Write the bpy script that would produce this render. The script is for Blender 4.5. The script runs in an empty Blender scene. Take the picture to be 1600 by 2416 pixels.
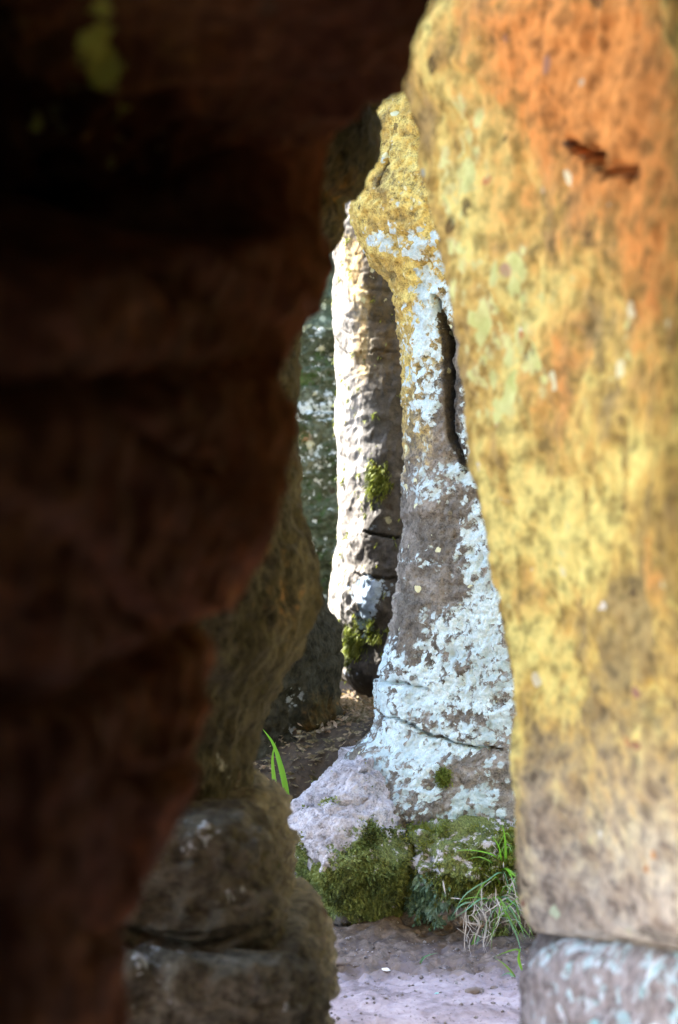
import bpy, math, random
import numpy as np

# ------------------------------------------------------------------ camera, sky, sun, exposure
scene = bpy.context.scene
COL = scene.collection
FPX = 5130.0            # focal length in photo pixels (photo 1600 x 2416)
CAMZ = 1.0

cam_d = bpy.data.cameras.new("camera")
cam = bpy.data.objects.new("camera", cam_d)
COL.objects.link(cam)
cam.location = (0, 0, CAMZ)
cam.rotation_euler = (math.radians(90), 0, 0)
cam_d.sensor_fit = 'VERTICAL'
cam_d.sensor_height = 23.6
cam_d.sensor_width = 15.63
cam_d.lens = 23.6 * FPX / 2416.0
cam_d.clip_start = 0.02
cam_d.clip_end = 2000
cam_d.dof.use_dof = True
cam_d.dof.focus_distance = 5.15
cam_d.dof.aperture_fstop = 3.2
cam_d.dof.aperture_blades = 7
scene.camera = cam

SUN_EL = math.radians(42)
TO_SUN_AZ = math.radians(140)          # measured from +X towards +Y
world = bpy.data.worlds.new("World")
scene.world = world
world.use_nodes = True
wn = world.node_tree.nodes
wl = world.node_tree.links
bg = wn["Background"]
sky = wn.new("ShaderNodeTexSky")
sky.sky_type = 'NISHITA'
sky.sun_disc = False
sky.sun_elevation = SUN_EL
sky.sun_rotation = math.radians(90) - TO_SUN_AZ
sky.air_density = 1.0
sky.dust_density = 1.2
sky.ozone_density = 1.0
wl.new(sky.outputs[0], bg.inputs[0])
bg.inputs[1].default_value = 0.15

sun_d = bpy.data.lights.new("sun", 'SUN')
sun_d.energy = 5.0
sun_d.angle = math.radians(0.6)
sun_d.color = (1.0, 0.93, 0.82)
sun = bpy.data.objects.new("sun", sun_d)
COL.objects.link(sun)
sx, sy, sz = (math.cos(SUN_EL) * math.cos(TO_SUN_AZ), math.cos(SUN_EL) * math.sin(TO_SUN_AZ), math.sin(SUN_EL))
from mathutils import Vector
sun.rotation_euler = Vector((sx, sy, sz)).to_track_quat('Z', 'Y').to_euler()
sun.location = (sx * 30, sy * 30, sz * 30)

scene.view_settings.view_transform = 'Standard'
scene.view_settings.look = 'None'
scene.view_settings.gamma = 1.0
scene.view_settings.exposure = 3.08
scene.render.engine = 'CYCLES'
scene.cycles.use_denoising = True
scene.cycles.use_adaptive_sampling = True
scene.cycles.adaptive_threshold = 0.02
scene.cycles.max_bounces = 6
scene.cycles.diffuse_bounces = 5
scene.cycles.sample_clamp_indirect = 12

# ------------------------------------------------------------------ numpy noise
rng = np.random.RandomState(7)
PERM = rng.permutation(256)
PERM = np.concatenate([PERM, PERM, PERM])
GR = rng.normal(size=(256, 3))
GR /= np.linalg.norm(GR, axis=1)[:, None]


def noise3(p):
    pi = np.floor(p).astype(np.int64)
    pf = p - pi
    u = pf * pf * pf * (pf * (pf * 6 - 15) + 10)
    pi &= 255
    res = 0
    for dx in (0, 1):
        wx = u[:, 0] if dx else 1 - u[:, 0]
        a = PERM[pi[:, 0] + dx]
        for dy in (0, 1):
            wy = u[:, 1] if dy else 1 - u[:, 1]
            b = PERM[a + pi[:, 1] + dy]
            for dz in (0, 1):
                wz = u[:, 2] if dz else 1 - u[:, 2]
                g = GR[PERM[b + pi[:, 2] + dz]]
                d = (g * (pf - np.array([dx, dy, dz]))).sum(1)
                res = res + wx * wy * wz * d
    return res * 1.5


def fbm(p, octaves=4, gain=0.5, lac=2.07):
    a, s, out = 1.0, 1.0, 0
    for i in range(octaves):
        out = out + a * noise3(p * s + i * 17.3)
        a *= gain
        s *= lac
    return out


def ridged(p, octaves=4):
    a, s, out = 1.0, 1.0, 0
    for i in range(octaves):
        out = out + a * (0.5 - np.abs(noise3(p * s + i * 31.7)) * 1.6)
        a *= 0.5
        s *= 2.1
    return out


def sstep(a, b, x):
    t = np.clip((x - a) / (b - a), 0, 1)
    return t * t * (3 - 2 * t)


def WX(px, d):
    return (np.asarray(px, float) - 800) * d / FPX


def WZ(py, d):
    return CAMZ - (np.asarray(py, float) - 1208) * d / FPX


def profile(pts, d):
    """traced outline (px, py) at distance d (number or per-point list) -> function z -> x"""
    pts = np.array(pts, float)
    d = np.broadcast_to(np.asarray(d, float), (len(pts),))
    x = WX(pts[:, 0], d)
    z = WZ(pts[:, 1], d)
    o = np.argsort(z)
    x, z = x[o], z[o]
    # smoothed interpolation (keeps corners soft)
    zz = np.linspace(z[0], z[-1], 600)
    xx = np.interp(zz, z, x)
    k = np.array([1, 2, 3, 2, 1], float)
    k /= k.sum()
    xp = np.pad(xx, 2, mode='edge')
    xx = np.convolve(xp, k, 'valid')
    return lambda q: np.interp(q, zz, xx)


# ------------------------------------------------------------------ materials
def new_mat(name):
    m = bpy.data.materials.new(name)
    m.use_nodes = True
    nt = m.node_tree
    return m, nt, nt.nodes["Principled BSDF"]


class NB:
    def __init__(self, nt):
        self.nt = nt

    def n(self, typ, **kw):
        nd = self.nt.nodes.new(typ)
        for k, v in kw.items():
            setattr(nd, k, v)
        return nd

    def link(self, a, b):
        self.nt.links.new(a, b)

    def put(self, sock, v):
        if isinstance(v, (int, float)):
            sock.default_value = v
        elif isinstance(v, (tuple, list)):
            sock.default_value = (*v[:3], 1.0) if len(sock.default_value) == 4 else v
        else:
            self.link(v, sock)

    def math(self, op, a, b=0.0, clamp=False):
        nd = self.n("ShaderNodeMath", operation=op, use_clamp=clamp)
        self.put(nd.inputs[0], a)
        self.put(nd.inputs[1], b)
        return nd.outputs[0]

    def noise(self, vec, scale, detail=4, rough=0.55, dist=0.0, off=0.0):
        nd = self.n("ShaderNodeTexNoise")
        if off:
            mp = self.n("ShaderNodeMapping")
            mp.inputs["Location"].default_value = (off, off * 1.7, -off * .6)
            self.link(vec, mp.inputs["Vector"])
            vec = mp.outputs[0]
        self.link(vec, nd.inputs["Vector"])
        nd.inputs["Scale"].default_value = scale
        nd.inputs["Detail"].default_value = detail
        nd.inputs["Roughness"].default_value = rough
        nd.inputs["Distortion"].default_value = dist
        return nd.outputs["Fac"]

    def ramp(self, fac, stops, interp='LINEAR'):
        nd = self.n("ShaderNodeValToRGB")
        cr = nd.color_ramp
        cr.interpolation = interp
        while len(cr.elements) < len(stops):
            cr.elements.new(0.5)
        for e, (p, c) in zip(cr.elements, stops):
            e.position = p
            e.color = (*c, 1) if len(c) == 3 else c
        self.link(fac, nd.inputs[0])
        return nd.outputs[0]

    def step(self, v, a, b):
        nd = self.n("ShaderNodeMapRange", interpolation_type='SMOOTHSTEP', clamp=True)
        self.put(nd.inputs["Value"], v)
        nd.inputs["From Min"].default_value = a
        nd.inputs["From Max"].default_value = b
        return nd.outputs[0]

    def mix(self, fac, a, b, mode='MIX'):
        nd = self.n("ShaderNodeMix", data_type='RGBA', blend_type=mode)
        self.put(nd.inputs[0], fac)
        self.put(nd.inputs[6], a)
        self.put(nd.inputs[7], b)
        return nd.outputs[2]

    def attr(self, name):
        nd = self.n("ShaderNodeAttribute", attribute_name=name)
        return nd.outputs["Fac"]


def rock_material(name, base, stain_glow, lichen, rust=(.46, .19, .06), moss=((.03, .06, .012), (.10, .16, .03)), stretch=(1, 1, 1), rot=0.0,
                  spot=(.6, .6, .4), spot_amt=0.8, lichen_scale=17, bump=0.6, spec=0.25, rough=0.88, dark=0.55,
                  mott=11.0, seed=0.0, fine=False, rosette=58, spot_scale=22, vary_spots=False, pit_amt=.06, srange=(.22, .7)):
    """weathered sandstone: base = 3 stone colours, stain = 3 iron / algae / warm-light tints, lichen = 2 crust colours.
    vertex attributes place each of these, plus warm light and shade painted into the colour."""
    m, nt, bsdf = new_mat(name)
    b = NB(nt)
    tc = b.n("ShaderNodeTexCoord")
    mp = b.n("ShaderNodeMapping")
    mp.inputs["Scale"].default_value = stretch
    mp.inputs["Rotation"].default_value = (rot, 0, 0)
    mp.inputs["Location"].default_value = (seed, seed * .37, -seed * .71)
    b.link(tc.outputs["Object"], mp.inputs["Vector"])
    V = mp.outputs[0]
    O = tc.outputs["Object"]
    n_lo = b.noise(V, 3.4, 3, .6, .3, 1.3)
    n_md = b.noise(V, mott, 4, .62, .4, 4.1)
    n_hi = b.noise(V, 52, 3, .65, 0, 7.7)
    n_li = b.noise(O, lichen_scale, 7 if fine else 4, .68, .25, 3.3)
    n_gr = b.noise(O, 230, 2, .6, 0, 2.2) if fine else n_hi
    col = b.ramp(b.math('ADD', b.math('MULTIPLY', n_lo, .45), b.math('MULTIPLY', n_md, .55)),
                 [(.36, base[0]), (.5, base[1]), (.64, base[2])])
    # stains and painted-in warm light
    st = b.ramp(b.math('ADD', b.attr("tone"), b.math('ADD', b.math('MULTIPLY', n_li, .5), b.math('MULTIPLY', n_md, .5))),
                [(.40, stain_glow[0]), (.5, stain_glow[1]), (.59, stain_glow[2])])
    smix = b.math('ADD', b.math('MULTIPLY', n_lo, .9), b.math('MULTIPLY', n_hi, .7))
    st = b.mix(b.step(b.math('ADD', b.attr("rust"), b.math('MULTIPLY', b.math('SUBTRACT', smix, .8), 1.3)), .05, .95), st, rust)
    sfac = b.step(b.math('ADD', b.attr("stain_glow"), b.math('SUBTRACT', smix, .8)), *srange)
    col = b.mix(sfac, col, st)
    # dark algae / grime film and painted-in shade
    dmix = b.math('ADD', b.math('MULTIPLY', n_lo, -.7), b.math('MULTIPLY', n_md, -1.2))
    dfac = b.step(b.math('ADD', b.attr("grime_shade"), b.math('ADD', dmix, .95)), .32, .72)
    col = b.mix(b.math('MULTIPLY', dfac, .8), col, (.035, .03, .024))
    # grain
    gr = b.math('ADD', b.math('MULTIPLY', n_hi, 1.1), b.math('MULTIPLY', n_gr, .9))
    grain = b.ramp(b.math('MULTIPLY', gr, .5), [(.36, (dark,) * 3), (.5, (1, 1, 1)), (.62, (1.25,) * 3)])
    col = b.mix(1.0, col, grain, 'MULTIPLY')
    # round lichen spots
    vo = b.n("ShaderNodeTexVoronoi")
    b.link(V, vo.inputs["Vector"])
    vo.inputs["Scale"].default_value = spot_scale
    sep = b.n("ShaderNodeSeparateColor")
    b.link(vo.outputs["Color"], sep.inputs[0])
    big = b.math('MULTIPLY', sep.outputs[0], .42)
    edge = b.math('ADD', vo.outputs["Distance"], b.math('MULTIPLY', b.math('SUBTRACT', n_hi, .5), 1.0))
    sp = b.math('MULTIPLY', b.step(b.math('SUBTRACT', big, edge), .0, .06), b.step(sep.outputs[1], spot_amt - .02, spot_amt + .02))
    if vary_spots:
        spot = b.ramp(sep.outputs[2], [(.0, (.62, .60, .54)), (.3, (.60, .56, .30)), (.55, (.34, .52, .44)), (.75, (.5, .24, .08)), (1.0, (.22, .12, .10))])
    pit = b.math('MULTIPLY', b.step(b.math('SUBTRACT', big, edge), .0, .10), b.step(sep.outputs[1], pit_amt, pit_amt - .02))
    col = b.mix(b.math('MULTIPLY', pit, .7), col, (.05, .032, .018))
    col = b.mix(sp, col, spot)
    # lichen crust
    ln = b.math('ADD', b.math('MULTIPLY', n_li, .62), b.math('MULTIPLY', n_hi, .38))
    vr = b.n("ShaderNodeTexVoronoi")
    warp = b.n("ShaderNodeVectorMath", operation='MULTIPLY_ADD')
    wv = b.n("ShaderNodeCombineXYZ")
    b.link(n_hi, wv.inputs[0])
    b.link(n_md, wv.inputs[1])
    b.link(n_hi, wv.inputs[2])
    b.link(wv.outputs[0], warp.inputs[0])
    warp.inputs[1].default_value = (.03, .03, .03)
    b.link(O, warp.inputs[2])
    b.link(warp.outputs[0], vr.inputs["Vector"])
    vr.inputs["Scale"].default_value = rosette
    sr = b.n("ShaderNodeSeparateColor")
    b.link(vr.outputs["Color"], sr.inputs[0])
    cell = b.math('SUBTRACT', b.math('MULTIPLY', sr.outputs[0], .8), b.math('MULTIPLY', vr.outputs["Distance"], .5))
    lv = b.math('ADD', b.attr("lichen"), b.math('ADD', b.math('MULTIPLY', b.math('SUBTRACT', ln, .5), 3.6), b.math('SUBTRACT', cell, .16)))
    lf = b.step(lv, .38, .74)
    lcol = b.mix(b.step(n_gr, .35, .65), lichen[0], lichen[1])
    lcol = b.mix(b.math('MULTIPLY', b.step(lv, .7, .5), .5), lcol, (.28, .34, .31))
    lcol = b.mix(b.math('MULTIPLY', b.step(n_md, .42, .62), .55), lcol, [c * .62 for c in lichen[0]])
    lcol = b.mix(b.math('MULTIPLY', sr.outputs[1], .35), lcol, [c * .7 for c in lichen[1]])
    col = b.mix(lf, col, lcol)
    # moss film
    mn = b.math('ADD', b.math('MULTIPLY', n_md, .5), b.math('MULTIPLY', n_hi, .5))
    mv = b.math('ADD', b.attr("moss"), b.math('MULTIPLY', b.math('SUBTRACT', .5, mn), 4.0))
    mf = b.step(mv, .45, .7)
    mcol = b.mix(b.step(n_gr, .35, .65), moss[0], moss[1])
    col = b.mix(mf, col, mcol)
    b.link(col, bsdf.inputs["Base Color"])
    rg = b.math('SUBTRACT', rough, b.math('MULTIPLY', dfac, .18))
    b.put(bsdf.inputs["Roughness"], rg)
    bsdf.inputs["Specular IOR Level"].default_value = spec
    if bump > 0:
        h = b.noise(O, 38, 6 if fine else 3, .7, 0, 15.)
        bp = b.n("ShaderNodeBump")
        bp.inputs["Strength"].default_value = bump
        bp.inputs["Distance"].default_value = 0.014
        b.link(h, bp.inputs["Height"])
        b.link(bp.outputs[0], bsdf.inputs["Normal"])
    return m


def blade_material(name, c0, c1, rough=.5, trans=.35):
    m, nt, bsdf = new_mat(name)
    b = NB(nt)
    oi = b.n("ShaderNodeObjectInfo")
    tc = b.n("ShaderNodeTexCoord")
    n = b.noise(tc.outputs["Object"], 35, 3, .6)
    f = b.math('ADD', b.math('MULTIPLY', oi.outputs["Random"], .6), b.math('MULTIPLY', n, .4))
    col = b.mix(f, c0, c1)
    b.link(col, bsdf.inputs["Base Color"])
    bsdf.inputs["Roughness"].default_value = rough
    tr = b.n("ShaderNodeBsdfTranslucent")
    b.link(col, tr.inputs[0])
    mx = b.n("ShaderNodeMixShader")
    mx.inputs[0].default_value = trans
    b.link(bsdf.outputs[0], mx.inputs[1])
    b.link(tr.outputs[0], mx.inputs[2])
    out = nt.nodes["Material Output"]
    b.link(mx.outputs[0], out.inputs["Surface"])
    return m


# ------------------------------------------------------------------ geometry helpers
def make_obj(name, verts, faces, mat, attrs=None, origin=None, smooth=True, parent=None):
    verts = np.asarray(verts, float)
    if origin is None:
        origin = np.array([(verts[:, 0].min() + verts[:, 0].max()) / 2, (verts[:, 1].min() + verts[:, 1].max()) / 2, verts[:, 2].min()])
    origin = np.asarray(origin, float)
    me = bpy.data.meshes.new(name)
    v = (verts - origin).astype(np.float32)
    if isinstance(faces, np.ndarray):
        nf, k = faces.shape
        me.vertices.add(len(v))
        me.vertices.foreach_set("co", v.ravel())
        me.loops.add(nf * k)
        me.loops.foreach_set("vertex_index", faces.astype(np.int32).ravel())
        me.polygons.add(nf)
        me.polygons.foreach_set("loop_start", (np.arange(nf) * k).astype(np.int32))
        me.update(calc_edges=True)
    else:
        me.from_pydata(v.tolist(), [], faces)
    if smooth:
        me.polygons.foreach_set("use_smooth", np.ones(len(me.polygons), bool))
    if attrs:
        for k_, a in attrs.items():
            at = me.attributes.new(k_, 'FLOAT', 'POINT')
            at.data.foreach_set("value", np.asarray(a, np.float32))
    me.materials.append(mat)
    me.validate()
    o = bpy.data.objects.new(name, me)
    COL.objects.link(o)
    o.location = origin
    if parent is not None:
        o.parent = parent
        o.matrix_parent_inverse = parent.matrix_world.inverted() if False else o.matrix_parent_inverse
        o.location = origin - np.array(parent.location)
    return o


def tag(o, label, cat, group=None, kind=None):
    if label:
        o["label"] = label
    if cat:
        o["category"] = cat
    if group:
        o["group"] = group
    o["kind"] = kind or "thing"
    return o


def ring_spline(ctrl, segs):
    """ctrl (M,K,2) closed control polygons -> (M,N,2) Catmull-Rom samples, segs = samples per segment"""
    K = ctrl.shape[1]
    out = []
    for i in range(K):
        p0, p1, p2, p3 = ctrl[:, (i - 1) % K], ctrl[:, i], ctrl[:, (i + 1) % K], ctrl[:, (i + 2) % K]
        # centripetal-like tension: limit tangents by segment length
        L = np.linalg.norm(p2 - p1, axis=1)[:, None]
        L0 = np.linalg.norm(p1 - p0, axis=1)[:, None] + 1e-6
        L2 = np.linalg.norm(p3 - p2, axis=1)[:, None] + 1e-6
        m1 = L * ((p1 - p0) / L0 + (p2 - p1) / (L + 1e-6)) * .5
        m2 = L * ((p2 - p1) / (L + 1e-6) + (p3 - p2) / L2) * .5
        for t in np.arange(segs[i]) / segs[i]:
            h00 = 2 * t ** 3 - 3 * t ** 2 + 1
            h10 = t ** 3 - 2 * t ** 2 + t
            h01 = -2 * t ** 3 + 3 * t ** 2
            h11 = t ** 3 - t ** 2
            out.append(h00 * p1 + h10 * m1 + h01 * p2 + h11 * m2)
    return np.stack(out, 1)


def seg_dist(P, line):
    """distance of points (n,2) to polyline, plus the parameter 0..1 along it"""
    best = np.full(len(P), 1e9)
    par = np.zeros(len(P))
    n = len(line) - 1
    for i in range(n):
        a, c = np.array(line[i]), np.array(line[i + 1])
        d = c - a
        t = np.clip(((P - a) @ d) / (d @ d + 1e-12), 0, 1)
        q = np.linalg.norm(P - (a + t[:, None] * d), axis=1)
        k = q < best
        best[k] = q[k]
        par[k] = (i + t[k]) / n
    return best, par


def strata_disp(P, freq, amp, groove, tilt=(0, 0), seed=0.0, warp=.05):
    u = (P[:, 2] + tilt[0] * P[:, 0] + tilt[1] * P[:, 1] + warp * noise3(P * 2.3 + seed)) * freq + seed
    L = np.floor(u).astype(int)
    t = u - L
    r = np.array([math.sin(k * 12.9898 + 4.1) * 43758.5453 % 1 for k in range(-400, 400)])
    a = r[np.clip(L + 400, 0, 799)]
    c = r[np.clip(L + 401, 0, 799)]
    v = a + (c - a) * sstep(.88, 1.0, t)
    g = np.exp(-((t - .94) / .05) ** 2) * sstep(-.15, .25, noise3(P * 3.1 + 9 + seed))
    return amp * (v - .5) - groove * g


def rock(name, zs, ctrl_fn, segs, mat, axis='z', amps=(.025, .010, .004), freqs=(2.6, 11, 42), strata=None, seed=0.0,
         grooves=(), attr_fn=None, cap=(0.0, 0.0), extra=None, gplane='xz', post=None):
    """loft rings along an axis, displace along the surface normal, close the ends.
    ctrl_fn(t) -> list of K (a, b) control points for every ring."""
    zs = np.asarray(zs, float)
    ctrl = np.stack([np.stack([np.broadcast_to(np.asarray(a, float), zs.shape), np.broadcast_to(np.asarray(c, float), zs.shape)], 1) for a, c in ctrl_fn(zs)], 1)
    R = ring_spline(ctrl, segs)
    M, N = R.shape[:2]
    # rounded ends
    zz = zs.copy()
    cen = R.mean(1, keepdims=True)
    tot = zs[-1] - zs[0]
    for end, r in ((0, cap[0]), (1, cap[1])):
        if r <= 0:
            continue
        d = (zs - zs[0]) if end == 0 else (zs[-1] - zs)
        k = d < r
        q = 1 - d[k] / r
        width = np.linalg.norm(R[k] - cen[k], axis=2, keepdims=True)
        shrink = np.clip(r * (1 - np.sqrt(np.clip(1 - q ** 2, 0, 1)))[:, None, None] / np.maximum(width, 1e-4), 0, .95)
        R[k] = R[k] + (cen[k] - R[k]) * shrink
    if axis == 'z':
        G = np.concatenate([R, np.broadcast_to(zz[:, None, None], (M, N, 1))], 2)
    elif axis == 'x':      # rings lie in (y, z)
        G = np.concatenate([np.broadcast_to(zz[:, None, None], (M, N, 1)), R], 2)
    du = np.roll(G, -1, 1) - np.roll(G, 1, 1)
    dv = np.gradient(G, axis=0)
    nr = np.cross(du, dv)
    nr /= np.linalg.norm(nr, axis=2, keepdims=True) + 1e-9
    out = (G - G.mean(1, keepdims=True))
    if (nr * out).sum() < 0:
        nr = -nr
        flip = True
    else:
        flip = False
    P = G.reshape(-1, 3)
    Nn = nr.reshape(-1, 3)
    S = P + seed
    h = amps[0] * fbm(S * freqs[0], 3) + amps[1] * ridged(S * freqs[1], 3) + amps[2] * fbm(S * freqs[2], 4, .6)
    h = h + amps[2] * 1.2 * np.minimum(0, noise3(S * freqs[2] * .6 + 50) + .15) * 2
    if strata:
        for s in (strata if isinstance(strata, list) else [strata]):
            h = h + strata_disp(P, seed=seed, **s)
    if extra is not None:
        h = h + extra(P, Nn)
    front = sstep(.35, -.05, Nn[:, 1]) if gplane == 'xz' else sstep(.2, -.2, Nn[:, 0])
    PP = P[:, [0, 2]] if gplane == 'xz' else P[:, [1, 2]] * np.array([.28, 1])
    PW = PP + .006 * np.stack([noise3(S * 23 + 3), noise3(S * 23 + 8)], 1) + .004 * np.stack([noise3(S * 70 + 3), noise3(S * 70 + 8)], 1)
    for line, w, dep in grooves:
        q, par = seg_dist(PW, line)
        ww = w * (.35 + .65 * np.sin(np.pi * np.clip(par, .02, .98)) ** .6)
        h = h - dep * np.exp(-(q / ww) ** 4) * front
    P2 = P + Nn * h[:, None]
    if post is not None:
        P2 = post(P2)
    faces = []
    idx = np.arange(M * N).reshape(M, N)
    a = idx[:-1, :]
    b_ = np.roll(idx, -1, 1)[:-1, :]
    c = np.roll(idx, -1, 1)[1:, :]
    d = idx[1:, :]
    F = np.stack([a, b_, c, d], -1).reshape(-1, 4)
    # end caps: quads fanned to a centre vertex (degenerate-free triangles as quads via centre ring)
    c0 = P2[:N].mean(0)
    c1 = P2[-N:].mean(0)
    mid0 = (P2[:N] + c0) / 2
    mid1 = (P2[-N:] + c1) / 2
    base = len(P2)
    P2 = np.concatenate([P2, mid0, mid1, c0[None], c1[None]])
    i = np.arange(N)
    j = (i + 1) % N
    capA = np.stack([base + i, base + j, j, i], -1)
    capB = np.stack([(M - 1) * N + i, (M - 1) * N + j, base + N + j, base + N + i], -1)
    e = np.arange(0, N - 1, 2)
    kA = np.stack([base + 2 * N + 0 * e, base + (e + 2) % N, base + (e + 1) % N, base + e], -1)
    kB = np.stack([base + 2 * N + 1 + 0 * e, base + N + e, base + N + (e + 1) % N, base + N + (e + 2) % N], -1)
    F = np.concatenate([F, capA, capB, kA, kB])
    if flip:
        F = F[:, ::-1]
    at = {"stain_glow": np.zeros(len(P2)), "lichen": np.full(len(P2), -1.0), "moss": np.full(len(P2), -1.0), "grime_shade": np.zeros(len(P2)), "rust": np.zeros(len(P2)), "tone": np.zeros(len(P2))}
    NN = np.concatenate([Nn, np.broadcast_to(Nn[:N], (N, 3)), np.broadcast_to(Nn[-N:], (N, 3)), np.zeros((2, 3))])
    if attr_fn:
        for k_, v in attr_fn(P2, NN).items():
            at[k_] = np.broadcast_to(v, (len(P2),)).copy()
    o = make_obj(name, P2, F, mat, at)
    o_data[o.name] = (P2, NN, at)
    return o


o_data = {}


def blobs(x, y, lst, base=0.0, top=9.0):
    """soft patches: (cx, cy, rx, ry, amp)"""
    v = np.full(len(x), base, float)
    for cx, cy, rx, ry, a in lst:
        v = v + a * np.exp(-(((x - cx) / rx) ** 2 + ((y - cy) / ry) ** 2))
    return np.minimum(v, top)


def pxy(P, d):
    return 800 + FPX * P[:, 0] / d, 1208 - FPX * (P[:, 2] - CAMZ) / d


def gline(pts, d):
    return [(float(WX(p[0], d)), float(WZ(p[1], d))) for p in pts]


# ------------------------------------------------------------------ rock materials
STONE = ((.115, .095, .08), (.20, .17, .145), (.30, .265, .23))
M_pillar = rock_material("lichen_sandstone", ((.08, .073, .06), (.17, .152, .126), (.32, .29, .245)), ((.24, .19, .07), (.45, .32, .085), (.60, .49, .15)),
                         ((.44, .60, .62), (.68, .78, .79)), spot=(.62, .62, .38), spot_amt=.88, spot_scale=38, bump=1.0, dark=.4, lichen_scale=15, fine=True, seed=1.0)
M_base = rock_material("mossy_sandstone", ((.22, .20, .20), (.43, .405, .42), (.62, .60, .635)), ((.2, .13, .08), (.3, .2, .12), (.36, .28, .2)),
                       ((.5, .62, .62), (.62, .72, .72)), moss=((.07, .085, .028), (.18, .215, .065)), spot_amt=.97, bump=1.0, dark=.4, fine=True, seed=2.0)
M_far = rock_material("pale_sandstone", ((.15, .135, .12), (.27, .25, .235), (.40, .385, .38)), ((.22, .14, .06), (.36, .25, .11), (.45, .36, .2)),
                      ((.40, .56, .80), (.6, .74, .92)), spot_amt=.93, lichen_scale=22, bump=.35, fine=True, seed=3.0)
M_mossy = rock_material("algae_sandstone", ((.04, .05, .028), (.075, .09, .05), (.15, .16, .10)), ((.2, .14, .06), (.32, .2, .1), (.4, .3, .18)),
                        ((.6, .68, .6), (.78, .82, .76)), moss=((.04, .075, .02), (.12, .17, .05)), spot_amt=.88, rosette=50, lichen_scale=20, seed=4.0)
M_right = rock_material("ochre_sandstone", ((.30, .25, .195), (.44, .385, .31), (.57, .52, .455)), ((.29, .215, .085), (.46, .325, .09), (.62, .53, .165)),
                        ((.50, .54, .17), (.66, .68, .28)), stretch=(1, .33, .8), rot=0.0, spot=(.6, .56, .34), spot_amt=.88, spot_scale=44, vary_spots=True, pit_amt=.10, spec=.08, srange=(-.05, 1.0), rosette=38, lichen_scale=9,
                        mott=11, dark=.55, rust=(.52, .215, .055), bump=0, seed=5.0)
M_stone = rock_material("pale_lichen_stone", ((.2, .17, .15), (.33, .29, .27), (.45, .42, .42)), ((.25, .2, .1), (.3, .25, .15), (.36, .3, .2)),
                        ((.35, .6, .58), (.7, .74, .76)), spot_amt=.8, spot=(.7, .7, .7), lichen_scale=14, seed=6.0)
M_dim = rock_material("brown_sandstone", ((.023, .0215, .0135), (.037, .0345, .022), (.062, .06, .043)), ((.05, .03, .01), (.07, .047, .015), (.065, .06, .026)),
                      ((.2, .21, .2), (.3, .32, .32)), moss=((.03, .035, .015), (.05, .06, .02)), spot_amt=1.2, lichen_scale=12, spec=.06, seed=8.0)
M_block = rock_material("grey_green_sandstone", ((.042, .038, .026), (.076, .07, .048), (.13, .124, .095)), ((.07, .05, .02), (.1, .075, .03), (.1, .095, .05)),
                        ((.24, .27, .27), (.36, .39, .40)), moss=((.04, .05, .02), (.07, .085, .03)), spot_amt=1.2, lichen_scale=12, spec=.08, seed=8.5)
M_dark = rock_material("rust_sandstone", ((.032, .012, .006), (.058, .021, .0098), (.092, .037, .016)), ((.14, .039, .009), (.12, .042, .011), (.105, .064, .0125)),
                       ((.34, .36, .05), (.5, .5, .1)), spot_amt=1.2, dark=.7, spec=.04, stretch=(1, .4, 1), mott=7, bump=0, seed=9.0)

# ------------------------------------------------------------------ ground
def axis_grid(lo, hi, step, far, n):
    core = np.arange(lo, hi + step / 2, step)
    g = np.geomspace(step * 1.5, far, n)
    return np.concatenate([lo - g[::-1], core, hi + g])


def ground_z(x, y):
    P = np.stack([x, y, np.zeros_like(x)], 1)
    bank = sstep(5.42, 5.95, y) * sstep(4, 2.5, np.abs(x)) * .40 - sstep(6.2, 6.9, y) * sstep(4, 2.5, np.abs(x)) * .03
    talus = (.03 + .045 * noise3(P * 7 + 40)) * np.exp(-((y - 5.06) / .10) ** 2) * sstep(1.2, .9, np.abs(x - .1))
    bank = bank + sstep(5.45, 5.8, y) * sstep(3, 2, np.abs(x)) * .06 * fbm(P * 3.5 + 70, 3)
    near = sstep(12, 8, np.hypot(x, y - 5))
    z = bank + talus + near * (.012 * fbm(P * 4, 3) + .007 * ridged(P * 13, 3) + .0035 * fbm(P * 45, 3))
    rough = np.exp(-((y - 4.8) / .25) ** 2)
    z = z + near * rough * (.022 * ridged(P * 15 + 5, 4))
    # soft steps of drying mud
    z = z + near * .008 * sstep(-.05, .05, noise3(P * np.array([3, 7, 1]) + 20)) * sstep(5.2, 4.4, y)
    return z + (1 - near) * 1.2 * np.maximum(0, fbm(P * .05, 3)) * sstep(8, 30, np.hypot(x, y - 5))


gx = axis_grid(-.45, .75, .007, 260, 34)
gy = axis_grid(4.0, 6.6, .007, 260, 34)
X, Y = np.meshgrid(gx, gy)
gz = ground_z(X.ravel(), Y.ravel())
gv = np.stack([X.ravel(), Y.ravel(), gz], 1)
idx = np.arange(len(gx) * len(gy)).reshape(len(gy), len(gx))
gf = np.stack([idx[:-1, :-1], idx[:-1, 1:], idx[1:, 1:], idx[1:, :-1]], -1).reshape(-1, 4)


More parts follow.
